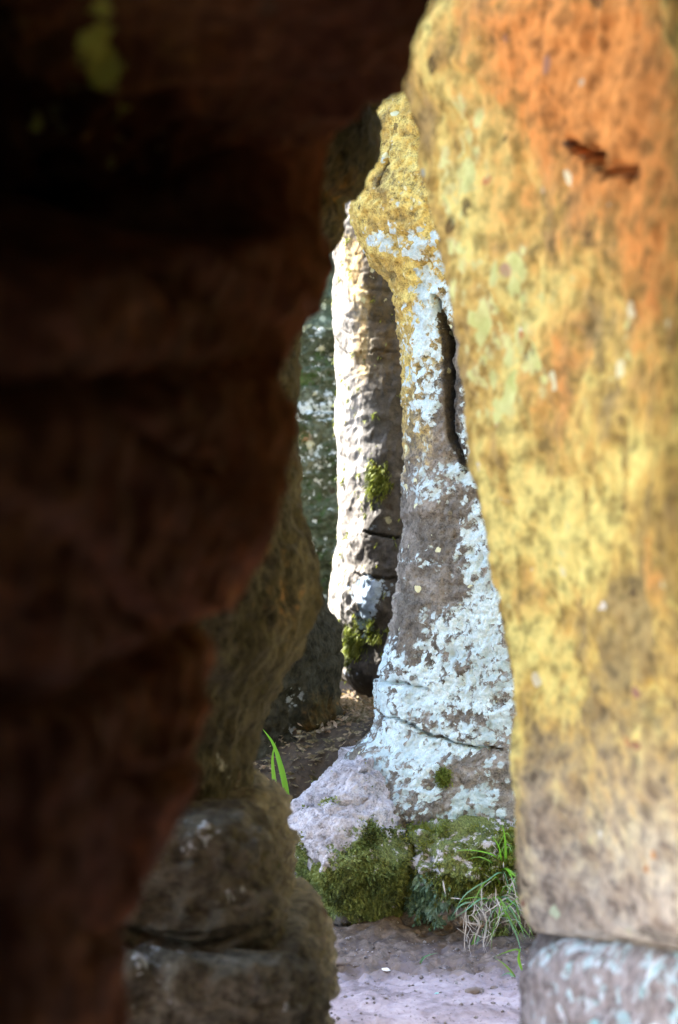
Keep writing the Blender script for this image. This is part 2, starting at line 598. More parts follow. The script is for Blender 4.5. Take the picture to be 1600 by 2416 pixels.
def ground_material():
    m, nt, bsdf = new_mat("trodden_mud")
    b = NB(nt)
    O = b.n("ShaderNodeTexCoord").outputs["Object"]
    n1 = b.noise(O, 6, 6, .6, .4)
    n2 = b.noise(O, 38, 7, .65, .2, 4.)
    col = b.ramp(b.math('ADD', b.math('MULTIPLY', n1, .6), b.math('MULTIPLY', n2, .4)),
                 [(.36, (.15, .125, .135)), (.48, (.31, .27, .31)), (.6, (.46, .415, .475))])
    dirt = b.attr("dirt")
    col = b.mix(b.step(b.math('ADD', dirt, b.math('ADD', b.math('MULTIPLY', b.math('SUBTRACT', n2, .5), 1.6), b.math('MULTIPLY', b.math('SUBTRACT', n1, .5), 1.6))), .15, .95), col,
                b.ramp(n2, [(.35, (.06, .045, .038)), (.52, (.15, .118, .10)), (.68, (.26, .21, .19))]))
    col = b.mix(b.attr("humus"), col, b.ramp(n2, [(.35, (.03, .02, .011)), (.65, (.10, .068, .04))]))
    sp = b.step(b.noise(O, 90, 4, .7, 0, 9.), .60, .68)
    col = b.mix(b.math('MULTIPLY', sp, .7), col, (.06, .045, .035))
    b.link(col, bsdf.inputs["Base Color"])
    bsdf.inputs["Roughness"].default_value = .82
    bsdf.inputs["Specular IOR Level"].default_value = .3
    bp = b.n("ShaderNodeBump")
    bp.inputs["Strength"].default_value = .6
    bp.inputs["Distance"].default_value = .008
    b.link(b.math('ADD', n2, b.math('MULTIPLY', b.noise(O, 140, 5, .7), .35)), bp.inputs["Height"])
    b.link(bp.outputs[0], bsdf.inputs["Normal"])
    return m


dirt = sstep(4.44, 4.82, gv[:, 1] + .10 * noise3(gv * 4)) * .9
g = make_obj("ground", gv, gf, ground_material(), {"dirt": dirt, "humus": sstep(5.4, 5.6, gv[:, 1])}, origin=(0, 0, 0))
g["kind"] = "structure"

# ------------------------------------------------------------------ main lichen pillar (in focus)
DP = 5.3
pil_prof = profile([(900, -350), (905, 0), (890, 235), (858, 292), (866, 330), (854, 372), (832, 440), (819, 478), (829, 520), (840, 562),
                    (872, 612), (916, 650), (930, 690), (942, 760), (948, 840), (958, 960), (966, 1080), (965, 1170), (955, 1260), (942, 1330),
                    (930, 1420), (918, 1500), (902, 1570), (896, 1640), (890, 1720), (876, 1755), (835, 1780), (815, 1810), (790, 1850),
                    (740, 1893), (690, 1935), (665, 1960), (650, 2150), (640, 2500)], DP)


def pillar_ctrl(z):
    xl = pil_prof(z)
    wide = sstep(.55, .3, z)          # lower part steps forward
    return [(xl, 5.42), (xl + .035, 5.24), (xl + .17, 5.13 - .0 * z), (xl * .3 + .34, 5.08), (1.3, 5.0), (2.4, 5.2), (2.4, 6.3), (.8, 6.4), (xl + .25, 6.0), (xl + .05, 5.65)]


def pillar_attr(P, N):
    px, py = pxy(P, 5.25)
    lich = blobs(px, py, [(990, 590, 60, 45, .9), (885, 565, 30, 18, .8), (930, 570, 50, 25, .4), (1020, 700, 45, 70, .75), (1000, 830, 60, 110, .85), (1060, 700, 30, 60, .5),
                          (1010, 960, 55, 60, .7), (1110, 940, 25, 130, .8), (1060, 1130, 80, 40, .55), (1100, 1050, 35, 80, .6), (1120, 1250, 40, 120, .6),
                          (1140, 1420, 45, 90, .8), (1060, 1480, 75, 60, .7), (1130, 1560, 110, 90, .95), (1000, 1600, 120, 80, .85), (930, 1545, 35, 40, .8),
                          (960, 1660, 110, 60, .9), (1150, 1650, 60, 60, .7), (950, 1760, 80, 55, .85), (1080, 1740, 70, 50, .6), (1000, 1830, 40, 60, .7),
                          (1130, 1850, 40, 70, .75), (1070, 1920, 25, 60, .8), (860, 1830, 90, 40, .5), (1000, 1150, 20, 30, .6), (985, 1325, 25, 14, .9), (1180, 1720, 30, 60, .5), (1000, 1800, 200, 110, .3), (1130, 1900, 80, 60, .3), (900, 1850, 90, 50, .3), (1000, 1120, 120, 60, .25), (1080, 1330, 100, 120, .3), (1000, 1350, 120, 200, .1)], -.1, .85)
    lich -= blobs(px, py, [(1030, 1400, 60, 60, .5), (1090, 1680, 60, 18, .6), (1010, 1250, 60, 60, .35), (960, 1500, 30, 60, .5), (1060, 1800, 22, 22, .8), (1110, 1800, 40, 26, .5)])
    stain_glow = sstep(1450, 600, py) * .8 + blobs(px, py, [(945, 760, 35, 160, .4), (1040, 620, 60, 40, .3)]) - sstep(1000, 1100, px) * sstep(620, 900, py) * .6  # warm light on the upper part and left rim painted in as tint
    moss = blobs(px, py, [(1045, 1828, 22, 26, 1.3), (1170, 1810, 50, 60, .8), (1180, 1880, 50, 40, .6), (950, 1900, 100, 30, .3), (900, 1950, 250, 40, .5)], -.75)
    grime_shade = blobs(px, py, [(905, 420, 40, 60, .35), (1070, 870, 40, 150, .25), (1150, 1850, 70, 60, .3)], .05)
    q, _ = seg_dist(P[:, [0, 2]], gline([(1043, 735), (1061, 796), (1064, 860), (1066, 918), (1072, 1020), (1104, 1105)], 5.1))
    grime_shade = grime_shade + 1.2 * np.exp(-(q / .012) ** 2)  # shade inside the crack painted dark along its line
    lich = lich - 1.0 * np.exp(-(q / .012) ** 2)
    return dict(lichen=lich, stain_glow=stain_glow, moss=moss, grime_shade=grime_shade, tone=sstep(800, 450, py) * .05)


o = rock("rock_pillar", np.concatenate([np.linspace(-.1, .25, 60)[:-1], np.linspace(.25, 2.15, 560)[:-1], np.linspace(2.15, 2.75, 40)]), pillar_ctrl,
         [34, 70, 90, 130, 26, 16, 16, 16, 16, 26], M_pillar, amps=(.014, .008, .0062), freqs=(3.0, 12, 44),
         strata=[dict(freq=5.2, amp=.010, groove=.006, tilt=(.10, 0), warp=.12), dict(freq=19, amp=.004, groove=.004, tilt=(.1, 0), warp=.1)], seed=1.7,
         grooves=[(gline([(1030, 690), (1043, 735), (1061, 796), (1064, 860), (1066, 918), (1072, 1020), (1104, 1105)], 5.1), .0105, .11),
                  (gline([(885, 1619), (940, 1620), (1000, 1626)], 5.15), .0035, .02),
                  (gline([(895, 1700), (950, 1706), (1010, 1735), (1090, 1752), (1180, 1760)], 5.15), .004, .025),
                  (gline([(1050, 1962), (1075, 1955), (1095, 1930)], 5.1), .007, .05),
                  (gline([(930, 340), (905, 400), (892, 440)], 5.2), .003, .012),
                  (gline([(790, 1885), (830, 1895), (860, 1890)], 5.2), .005, .03)],
         attr_fn=pillar_attr)
tag(o, "tall lichen-crusted sandstone pillar with a black vertical crack, in sharp focus", "rock")

# ------------------------------------------------------------------ mossy boulders at its foot
bl_prof = profile([(835, 1790), (800, 1828), (765, 1862), (722, 1892), (690, 1922), (664, 1958), (672, 2010), (690, 2060), (715, 2120), (740, 2180), (752, 2215), (760, 2300)], 5.1)


def bl_ctrl(z):
    xl = bl_prof(z)
    fr = 4.98 + .10 * sstep(.17, .0, z) - .0 * z
    lean = .75 * np.maximum(0, z - .20)
    return [(xl, 5.22), (xl + .05, fr + .06 + lean), (xl * .55 + .03, fr + lean), (.13 - .35 * np.maximum(0, z - .2), fr + .02 + lean), (.185 - .35 * np.maximum(0, z - .2), fr + .1 + lean), (.22, 5.5), (.0, 5.6), (xl + .05, 5.45)]


def bl_attr(P, N):
    px, py = pxy(P, 5.05)
    py = py + 75 * fbm(P * 8 + 60, 3)
    moss = sstep(1965, 2090, py + .25 * (px - 700)) * .9 + blobs(px, py, [(880, 1990, 80, 60, .6), (720, 2050, 50, 40, .3), (820, 2090, 150, 70, .4)]) - .15 - sstep(2165, 2215, py) * .9
    lich = blobs(px, py, [(780, 1930, 60, 30, .25), (700, 1990, 50, 40, .2)], -.6)
    grime_shade = sstep(2130, 2200, py) * .8
    return dict(moss=moss, lichen=lich, grime_shade=grime_shade, stain_glow=-.2 + sstep(2100, 2200, py) * .5)


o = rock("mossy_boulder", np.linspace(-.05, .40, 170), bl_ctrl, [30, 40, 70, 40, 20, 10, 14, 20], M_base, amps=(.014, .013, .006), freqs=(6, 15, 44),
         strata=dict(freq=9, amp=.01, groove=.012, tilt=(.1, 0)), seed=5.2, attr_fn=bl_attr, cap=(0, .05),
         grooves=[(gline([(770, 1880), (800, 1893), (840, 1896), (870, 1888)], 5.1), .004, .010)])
tag(o, "pale-topped boulder hung with green moss at the foot of the lichen pillar", "boulder")
boulder = o

br_prof_t = WZ(1935, 5.0)


def br_ctrl(z):
    fr = 4.93 + .09 * sstep(.2, .02, z) + .30 * np.maximum(0, z - .16)
    return [(.158 + 0 * z, 5.15), (.175, fr + .06), (.26, fr), (.40, fr - .02), (.62, fr), (.9, 5.1), (.9, 5.6), (.25, 5.6)]


def br_attr(P, N):
    px, py = pxy(P, 5.0)
    py = py + 40 * fbm(P * 9 + 60, 3)
    moss = blobs(px, py, [(1080, 2030, 90, 50, .9), (1000, 2110, 70, 50, .75), (1170, 2000, 70, 60, .6), (1190, 2140, 60, 80, .6), (1090, 2100, 80, 60, .4), (1080, 1985, 150, 45, .7), (1090, 1925, 220, 60, .6)], -.06, .8) - sstep(2160, 2220, py) * .9
    lich = blobs(px, py, [(1020, 2140, 50, 40, .75), (1110, 2045, 30, 20, .3)], -.7)
    return dict(moss=moss, lichen=lich, grime_shade=sstep(2120, 2200, py) * .7, stain_glow=sstep(2100, 2180, py) * .6)


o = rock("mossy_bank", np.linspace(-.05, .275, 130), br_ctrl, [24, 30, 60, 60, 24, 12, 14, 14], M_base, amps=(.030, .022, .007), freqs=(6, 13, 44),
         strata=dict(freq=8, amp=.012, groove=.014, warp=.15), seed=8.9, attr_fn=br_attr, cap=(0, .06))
tag(o, "yellow-green mossy rock bank behind the grass clump, right of the mossy boulder", "rock")
bank = o

# ------------------------------------------------------------------ sunlit far pillar
DF = 7.15
far_prof = profile([(760, 200), (770, 500), (785, 580), (786, 660), (790, 760), (796, 860), (803, 980), (808, 1090), (806, 1150), (798, 1220), (790, 1290),
                    (782, 1350), (772, 1400), (774, 1440), (790, 1480), (800, 1520), (795, 1560), (792, 1592), (802, 1612), (838, 1634), (848, 1700), (840, 1800), (830, 1950)], DF)


def far_ctrl(z):
    xl = far_prof(z)
    return [(xl, 7.3), (xl + .03, 7.12), (xl + .11, 7.0), (xl + .24, 6.94), (.6, 6.95), (1.4, 7.2), (1.4, 7.9), (.4, 8.0), (xl + .08, 7.6)]


def far_attr(P, N):
    px, py = pxy(P, 7.0)
    lich = blobs(px, py, [(870, 1385, 50, 28, 1.6), (862, 1450, 32, 65, 1.6), (890, 1400, 40, 20, .6), (880, 1235, 40, 30, .5), (830, 1595, 30, 14, .8), (860, 700, 40, 90, .35), (920, 1265, 30, 30, .4)], -.55)
    stain_glow = blobs(px, py, [(840, 640, 40, 80, .6), (890, 840, 60, 90, .5), (820, 560, 40, 60, .4), (880, 760, 60, 160, .4)], .0)
    moss = blobs(px, py, [(893, 1135, 28, 45, 1.3), (835, 1520, 30, 45, 1.2), (790, 1290, 10, 40, 1.0), (870, 1530, 60, 50, .3), (900, 780, 30, 60, .2)], -.8)
    grime_shade = blobs(px, py, [(910, 660, 30, 70, .9), (880, 980, 70, 110, .4), (900, 1290, 60, 60, .4), (890, 1550, 60, 60, .6), (860, 640, 60, 40, .3)], .05) + .7 * sstep(835, 890, px) + .5 * sstep(1350, 1480, py) + 1.2 * sstep(1590, 1625, py)  # right half, lower part and foot darkened to paint in their shade
    return dict(lichen=lich, stain_glow=stain_glow, moss=moss, grime_shade=grime_shade)


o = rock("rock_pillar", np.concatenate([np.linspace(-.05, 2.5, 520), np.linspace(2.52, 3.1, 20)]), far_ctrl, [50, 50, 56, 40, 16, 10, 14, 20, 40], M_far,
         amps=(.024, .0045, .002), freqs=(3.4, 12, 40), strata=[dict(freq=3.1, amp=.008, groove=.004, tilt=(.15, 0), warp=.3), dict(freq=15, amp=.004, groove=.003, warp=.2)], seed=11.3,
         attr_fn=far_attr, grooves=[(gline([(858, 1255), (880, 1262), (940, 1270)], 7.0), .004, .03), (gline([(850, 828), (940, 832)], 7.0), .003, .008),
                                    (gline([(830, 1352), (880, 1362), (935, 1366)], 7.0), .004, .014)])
tag(o, "far rock pillar with a sunlit white left flank, behind the lichen pillar", "rock")

# ------------------------------------------------------------------ green far wall and pale rock above it
def fw_ctrl(z):
    led = .10 * sstep(1.0, 1.72, z)
    return [(-1.25, 8.9), (-1.2, 8.6), (-.6, 8.5 + led), (-.1, 8.48 + led), (.3, 8.5 + led), (.6, 8.7), (.6, 9.3), (-1.2, 9.3)]


def fw_attr(P, N):
    px, py = pxy(P, 8.5)
    lich = blobs(px, py, [(725, 960, 60, 30, .55), (740, 1090, 50, 40, .4), (740, 840, 50, 50, .2), (730, 1260, 40, 40, .3), (790, 960, 40, 40, .4)], .02, .6)
    return dict(lichen=lich, moss=blobs(px, py, [(740, 880, 80, 60, .3), (720, 1020, 40, 30, .3)], .2), stain_glow=blobs(px, py, [(720, 1030, 30, 20, .8)], -.2), grime_shade=.12)


o = rock("rock_wall", np.linspace(.2, 1.73, 260), fw_ctrl, [8, 30, 60, 50, 20, 10, 12, 10], M_mossy, amps=(.03, .02, .010), freqs=(3, 10, 34),
         strata=[dict(freq=4, amp=.05, groove=.03), dict(freq=13, amp=.012, groove=.01)], seed=14.4, attr_fn=fw_attr, cap=(0, .06))
tag(o, "dark green algae-covered rock wall at the far end of the gap", "rock")

o = rock("rock_slab", np.linspace(1.3, 2.9, 90), lambda z: [(-1.0, 10.6), (-.9, 10.3), (-.3, 10.2), (.4, 10.3), (.6, 10.8), (-.9, 11.2)], [14, 30, 30, 12, 12, 12], M_mossy,
         amps=(.05, .03, .012), freqs=(2, 7, 25), strata=dict(freq=4, amp=.04, groove=.03), seed=17.1, cap=(0, .2),
         attr_fn=lambda P, N: dict(lichen=-.2, moss=-.3, grime_shade=.2, stain_glow=-.2))
tag(o, "mossy grey rock seen above the ledge of the green far wall", "rock")

# ------------------------------------------------------------------ dim pillar beyond the near left rocks
DB = 6.1
b2_prof = profile([(560, -200), (600, 600), (640, 1000), (690, 1190), (716, 1300), (752, 1375), (772, 1445), (798, 1484), (802, 1540), (801, 1590), (801, 1640), (804, 1690), (820, 1750), (836, 1800), (860, 2000)], DB)


def b2_ctrl(z):
    xr = b2_prof(z)
    return [(xr, 6.2), (xr - .06, 6.0), (xr - .2, 5.88), (xr - .45, 5.9), (-2.7, 6.1), (-2.6, 6.7), (-.5, 6.8), (xr - .08, 6.5)]


def b2_attr(P, N):
    px, py = pxy(P, 5.95)
    return dict(lichen=blobs(px, py, [(690, 1640, 25, 50, .8), (690, 1725, 30, 20, .8), (720, 1600, 40, 60, .2)], -.5), stain_glow=blobs(px, py, [(760, 1720, 40, 70, .9)], .1),  # gold blob paints in the lit foot, grey blobs its lit patches
                moss=blobs(px, py, [(740, 1550, 40, 80, .35)], -.3), grime_shade=.05)


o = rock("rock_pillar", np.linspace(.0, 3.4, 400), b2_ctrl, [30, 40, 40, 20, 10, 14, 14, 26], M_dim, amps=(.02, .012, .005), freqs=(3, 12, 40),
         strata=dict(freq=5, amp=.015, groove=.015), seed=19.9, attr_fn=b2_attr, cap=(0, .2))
tag(o, "shaded brown-green pillar edge in front of the sunlit far pillar", "rock")

o = rock("boulder", np.linspace(.2, 1.25, 60), lambda z: [(-.34, 7.2), (-.45, 6.95), (-.9, 6.9), (-1.1, 7.2), (-.9, 7.6), (-.45, 7.5)], [14, 16, 12, 12, 16, 12], M_mossy, amps=(.03, .02, .01), seed=71.0, cap=(0, .2),
         strata=dict(freq=5, amp=.03, groove=.02), attr_fn=lambda P, N: dict(lichen=-.1, moss=.1, grime_shade=.2))
tag(o, "squat mossy boulder added out of view behind the shaded brown-green pillar to block sun", "boulder")  # added, unseen: keeps sun off the far pillar's foot and the ground

# ------------------------------------------------------------------ left middle pillar and its stacked blocks
D1 = 3.35
b1_prof = profile([(922, -300), (917, 150), (890, 300), (890, 350), (863, 415), (818, 478), (822, 520), (800, 560), (768, 592), (742, 680), (702, 770), (691, 860),
                   (692, 960), (696, 1080), (706, 1180), (722, 1260), (742, 1335), (740, 1420), (724, 1480), (706, 1545), (662, 1610), (640, 1665),
                   (618, 1730), (600, 1800), (589, 1870), (597, 1945), (607, 1990), (605, 2300)], D1)


def b1_ctrl(z):
    xr = b1_prof(z)
    return [(xr, 3.42), (xr - .03, 3.25), (xr - .10, 3.12), (xr - .22, 3.06), (-.6, 3.15), (-1.5, 3.45), (-1.5, 3.95), (-.5, 3.75), (xr - .06, 3.6)]


def b1_attr(P, N):
    px, py = pxy(P, 3.15)
    lich = blobs(px, py, [(515, 1800, 22, 40, 1.0), (535, 1870, 40, 40, .7), (600, 1600, 40, 60, .25), (520, 1950, 60, 30, .6)], -.65)
    return dict(lichen=lich, stain_glow=blobs(px, py, [(680, 1450, 60, 160, .15), (800, 420, 120, 160, .5)], .0), moss=blobs(px, py, [(600, 1650, 70, 150, .35)], -.4), grime_shade=blobs(px, py, [(640, 1900, 40, 60, .4)], .1))  # upper gold blob paints in light bounced off the right wall


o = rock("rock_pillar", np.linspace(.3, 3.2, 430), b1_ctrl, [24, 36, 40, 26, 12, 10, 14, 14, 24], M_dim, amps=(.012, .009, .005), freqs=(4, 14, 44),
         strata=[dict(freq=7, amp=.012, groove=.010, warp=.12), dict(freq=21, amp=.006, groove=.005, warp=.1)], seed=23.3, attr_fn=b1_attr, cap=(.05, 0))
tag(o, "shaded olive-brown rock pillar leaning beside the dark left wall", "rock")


def block(name, label, outline, d, yf, yb, zs, seed, lich, cap, moss=-.5, xl=-.9, strata=None):
    pr = profile(outline, d)

    def ctrl(z):
        xr = pr(z)
        return [(xr, d + .05), (xr - .008, yf + .05), (xr - .035, yf + .006), (xr - .25, yf - .02), (xl, yf - .05), (xl, yb), (xr - .12, yb), (xr - .01, yb - .12)]

    def at(P, N):
        px, py = pxy(P, yf)
        return dict(lichen=blobs(px, py, lich, -.45), moss=moss, stain_glow=.0, grime_shade=.12)
    o = rock(name, zs, ctrl, [16, 22, 30, 46, 10, 16, 16, 14], M_block, amps=(.012, .014, .007), freqs=(7, 15, 42), strata=[strata or dict(freq=12, amp=.016, groove=.016, warp=.12), dict(freq=31, amp=.008, groove=.008, warp=.08)], seed=seed,
             attr_fn=at, cap=cap)
    return tag(o, label, "boulder", "blocks stacked below the left pillar")


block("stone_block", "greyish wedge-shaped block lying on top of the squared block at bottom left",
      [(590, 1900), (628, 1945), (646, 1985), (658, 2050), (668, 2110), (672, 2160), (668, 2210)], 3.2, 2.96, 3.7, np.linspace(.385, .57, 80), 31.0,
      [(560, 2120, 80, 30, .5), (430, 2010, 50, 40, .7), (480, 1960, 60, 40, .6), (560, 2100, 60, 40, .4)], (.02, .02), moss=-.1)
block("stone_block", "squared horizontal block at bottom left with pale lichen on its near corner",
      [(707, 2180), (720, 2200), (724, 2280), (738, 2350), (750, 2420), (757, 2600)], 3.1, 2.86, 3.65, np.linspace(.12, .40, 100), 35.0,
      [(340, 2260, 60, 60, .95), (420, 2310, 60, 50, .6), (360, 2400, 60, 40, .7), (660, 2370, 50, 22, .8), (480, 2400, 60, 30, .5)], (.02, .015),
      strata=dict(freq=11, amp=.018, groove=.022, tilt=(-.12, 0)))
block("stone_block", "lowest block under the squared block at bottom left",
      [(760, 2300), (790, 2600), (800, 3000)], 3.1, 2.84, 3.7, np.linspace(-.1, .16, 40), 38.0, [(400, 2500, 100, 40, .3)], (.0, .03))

# ------------------------------------------------------------------ dark left wall, overhang and cave chamber
lw_pts = [(800, 150), (800, 280), (775, 335), (766, 400), (748, 450), (739, 520), (746, 545), (765, 585), (776, 640), (759, 730), (723, 762), (682, 800), (660, 880), (654, 980), (646, 1080), (637, 1190), (591, 1300), (538, 1400), (503, 1500), (497, 1620),
          (495, 1740), (451, 1850), (399, 1950), (363, 2050), (327, 2130), (296, 2210), (289, 2300), (284, 2420), (278, 2800), (268, 3600)]
lw_d = np.interp([p[1] for p in lw_pts], [600, 900, 1500, 2200, 3600], [2.1, 2.0, 1.75, 1.55, 1.5])
lw_prof = profile(lw_pts, lw_d)


def lw_ctrl(z):
    xs = lw_prof(z)
    ds = np.interp(z, [.3, .7, .9, 1.15, 1.3], [1.5, 1.55, 1.75, 2.0, 2.1])
    return [(xs, ds), (xs - .035, ds - .16), (xs * .6 - .085, ds * .5 + .62), (-.17, 1.2), (-.24, .95), (-.5, .5), (-.95, -.2), (-1.05, -2.3), (-2.2, -2.3), (-2.2, 1.6), (-.6, 2.0), (xs - .16, ds + .25), (xs - .03, ds + .14)]


def lw_attr(P, N):
    return dict(stain_glow=.2, lichen=-.9, moss=-.9, grime_shade=-1.0)


def lw_recess(P, N):
    z0 = 1.148 + (P[:, 1] - 1.25) * .16 + .012 * noise3(P * 9)
    z1 = 1.075 + (P[:, 1] - 1.25) * .08 + .010 * noise3(P * 8 + 4)
    z2 = .90 + .03 * noise3(P * 5 + 7)
    return -.28 * sstep(1.98, 1.75, P[:, 1]) * sstep(.6, .95, P[:, 1]) * sstep(-.012, .03, P[:, 2] - z0) - .022 * sstep(2.0, 1.75, P[:, 1]) * np.exp(-((P[:, 2] - z1) / .010) ** 2) - .018 * np.exp(-((P[:, 2] - z2) / .009) ** 2)


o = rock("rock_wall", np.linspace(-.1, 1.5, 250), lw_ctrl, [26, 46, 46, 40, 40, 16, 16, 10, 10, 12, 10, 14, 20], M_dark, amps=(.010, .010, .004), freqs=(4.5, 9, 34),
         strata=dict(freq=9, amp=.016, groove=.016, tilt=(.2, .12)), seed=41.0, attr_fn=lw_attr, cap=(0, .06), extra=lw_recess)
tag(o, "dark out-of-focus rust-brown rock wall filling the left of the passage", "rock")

oh_px = np.array([(-1200, 640), (0, 590), (250, 545), (450, 470), (600, 405), (700, 365), (780, 330), (851, 285), (902, 262), (933, 238), (954, 195), (963, 140), (993, 80), (1024, 30), (1050, -20), (1066, -120), (1075, -400)], float)
oh_x = WX(oh_px[:, 0], 2.05)
oh_z = WZ(oh_px[:, 1], 2.05)


def oh_ctrl(x):
    zb = np.interp(x, oh_x, oh_z)
    zt = np.maximum(2.5, zb + .3)
    return [(2.12, zb + .03), (1.95, zb), (1.65, zb + .035), (1.35, zb + .13), (1.0, zb * .5 + .95), (.3, 1.95), (-2.3, 1.9), (-2.3, 2.7), (1.0, 2.8), (2.2, zt + .1), (2.25, zb * .5 + 1.2), (2.2, zb + .10)]


xs_ = np.concatenate([np.linspace(-2.2, -.45, 40)[:-1], np.linspace(-.45, .10, 170)])


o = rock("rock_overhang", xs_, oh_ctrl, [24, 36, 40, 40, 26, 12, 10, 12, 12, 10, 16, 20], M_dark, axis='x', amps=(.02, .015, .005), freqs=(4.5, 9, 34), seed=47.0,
         attr_fn=lambda P, N: dict(stain_glow=.3, lichen=blobs(P[:, 0], P[:, 2], [(-.17, 1.335, .014, .02, 1.15), (-.2, 1.31, .09, .07, .5), (-.11, 1.30, .02, .02, .6)], -.55, .9), moss=-.9, grime_shade=-1.0), cap=(0, .02))  # lichen blobs brightened to paint in faint stray light
tag(o, "dark rounded rock overhang hanging over the upper left of the passage", "rock")

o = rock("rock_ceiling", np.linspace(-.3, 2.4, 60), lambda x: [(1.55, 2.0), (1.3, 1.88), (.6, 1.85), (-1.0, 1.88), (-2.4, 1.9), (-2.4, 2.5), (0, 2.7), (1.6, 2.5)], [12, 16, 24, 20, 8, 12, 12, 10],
         M_dark, axis='x', amps=(.05, .03, .01), seed=51.0, attr_fn=lambda P, N: dict(stain_glow=.3))
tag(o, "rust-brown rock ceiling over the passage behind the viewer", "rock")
o = rock("added_rear_wall", np.linspace(-.1, 1.66, 60), lambda z: [(-1.6, -2.15), (-.6, -2.25), (.5, -2.2), (1.7, -2.15), (1.8, -2.9), (-1.7, -2.9)], [20, 20, 20, 10, 16, 10],
         M_dark, amps=(.06, .03, .01), seed=55.0, attr_fn=lambda P, N: dict(stain_glow=.3))
tag(o, "added unseen rock wall closing the passage behind the viewer to keep light out", "rock")  # added behind the camera so the left wall stays dark

# ------------------------------------------------------------------ ochre right wall and the stone under it
E_far, E_near = 2.98, 1.85
e_prof_px = np.array([(1075, -500), (1060, -60), (1036, 20), (1000, 80), (968, 130), (962, 184), (975, 240), (992, 306), (1003, 380), (1020, 490), (1038, 580), (1056, 653), (1084, 776), (1112, 918), (1136, 1071),
                      (1160, 1224), (1184, 1378), (1202, 1531), (1220, 1684), (1232, 1837), (1242, 1990), (1252, 2143), (1262, 2200), (1290, 2250), (1300, 2310)], float)
e_z = WZ(e_prof_px[:, 1], E_far)[::-1]
e_p = e_prof_px[:, 0][::-1]


def e_ctrl(z):
    pl = np.interp(z, e_z, e_p)

    def pt(s):
        y = E_far + (E_near - E_far) * s
        px = pl + s * (1760 - pl)
        return (WX(px, y), y)
    a, b_, c, d = pt(0.0), pt(.3), pt(.62), pt(1.0)
    x0 = a[0]
    return [a, b_, c, d, (.60 + 0 * z, 1.15), (1.0, .3), (1.12, -2.3), (1.7, -2.3), (1.7, 3.0), (.85, 3.7), (x0 + .18, 3.5), (x0 + .03, 3.22)]


def foot_lift(P):
    Q = P.copy()
    Q[:, 2] += .17 * np.clip((2.9 - P[:, 1]) / .9, 0, 1.3) * sstep(1.0, .45, P[:, 2]) * sstep(.0, .3, P[:, 2])
    return Q


def e_pxpy(P):
    s = (E_far - P[:, 1]) / (E_far - E_near)
    pl = np.interp(P[:, 2], e_z, e_p)
    px = pl + s * (1760 - pl)
    py = 1208 - FPX * (P[:, 2] - CAMZ) / P[:, 1].clip(1.5, 3.2)
    return px, py


def e_attr(P, N):
    px, py = e_pxpy(P)
    stain_glow = sstep(2450, 1300, py) * 1.15 + .35 * sstep(1330, 1230, px) * sstep(1500, 1700, py) + blobs(px, py, [(1250, 100, 200, 200, .2), (1150, 900, 100, 400, .15)]) - .05
    rust = blobs(px, py, [(1280, 120, 220, 240, .85), (1490, 320, 160, 320, .7), (1330, 880, 60, 150, .5), (1590, 1350, 50, 150, .6), (1560, 700, 70, 200, .55), (1180, 480, 60, 100, .35), (1420, 1050, 150, 150, .2)], .04)  # orange blobs at the top paint in the warm bounced glow
    lich = blobs(px, py, [(1190, 800, 75, 150, 1.2), (1110, 330, 50, 160, .75), (1085, 560, 50, 200, .6), (1230, 960, 40, 80, .6), (1170, 650, 90, 120, .5), (1150, 1000, 60, 200, .4), (1260, 880, 50, 80, .5), (1500, 800, 60, 80, .5), (1390, 700, 80, 60, .4), (1400, 1150, 130, 130, .35), (1250, 1350, 120, 150, .3)], -.40, .65)
    moss = np.full(len(P), -.9)
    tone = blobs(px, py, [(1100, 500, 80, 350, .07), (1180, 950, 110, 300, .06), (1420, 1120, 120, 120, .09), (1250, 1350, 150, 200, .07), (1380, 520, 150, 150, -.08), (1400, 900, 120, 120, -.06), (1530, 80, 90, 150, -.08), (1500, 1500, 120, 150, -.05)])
    q, _ = seg_dist(P[:, [1, 2]] * np.array([.28, 1]), [(q[0] * .28, q[1]) for q in (e_y(1340, 335), e_y(1355, 345), e_y(1400, 362), e_y(1430, 385), e_y(1460, 402), e_y(1505, 405))])
    grime_shade = 1.3 * np.exp(-(q / .0045) ** 2) + blobs(px, py, [(1580, 150, 70, 250, .3), (1380, 420, 180, 70, .25), (1480, 1400, 80, 60, .1), (1400, 1000, 120, 250, .12), (1350, 600, 120, 150, .1)], -.03) - .12 * sstep(1600, 1900, py)  # crack and upper right corner darkened to paint in shade
    return dict(stain_glow=stain_glow, lichen=lich, moss=moss, grime_shade=grime_shade, rust=rust, tone=tone)


def e_y(px, py):
    """(y, z) on the right wall under a photo pixel"""
    y = 2.4
    for _ in range(30):
        z = float(WZ(py, y))
        pl = np.interp(z, e_z, e_p)
        s = (px - pl) / (1760 - pl)
        y = E_far + (E_near - E_far) * s
    return (float(y), float(WZ(py, y)))


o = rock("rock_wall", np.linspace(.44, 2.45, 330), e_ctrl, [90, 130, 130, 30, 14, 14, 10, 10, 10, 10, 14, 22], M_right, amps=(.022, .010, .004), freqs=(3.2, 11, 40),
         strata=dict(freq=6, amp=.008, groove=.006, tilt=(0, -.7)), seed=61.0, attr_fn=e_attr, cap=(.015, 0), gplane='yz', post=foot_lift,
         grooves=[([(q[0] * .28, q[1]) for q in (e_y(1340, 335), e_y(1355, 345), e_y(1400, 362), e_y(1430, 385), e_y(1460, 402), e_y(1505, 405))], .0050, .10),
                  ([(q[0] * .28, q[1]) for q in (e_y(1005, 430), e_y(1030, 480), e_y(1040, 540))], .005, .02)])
tag(o, "glowing orange and yellow rock wall along the right side of the passage", "rock")

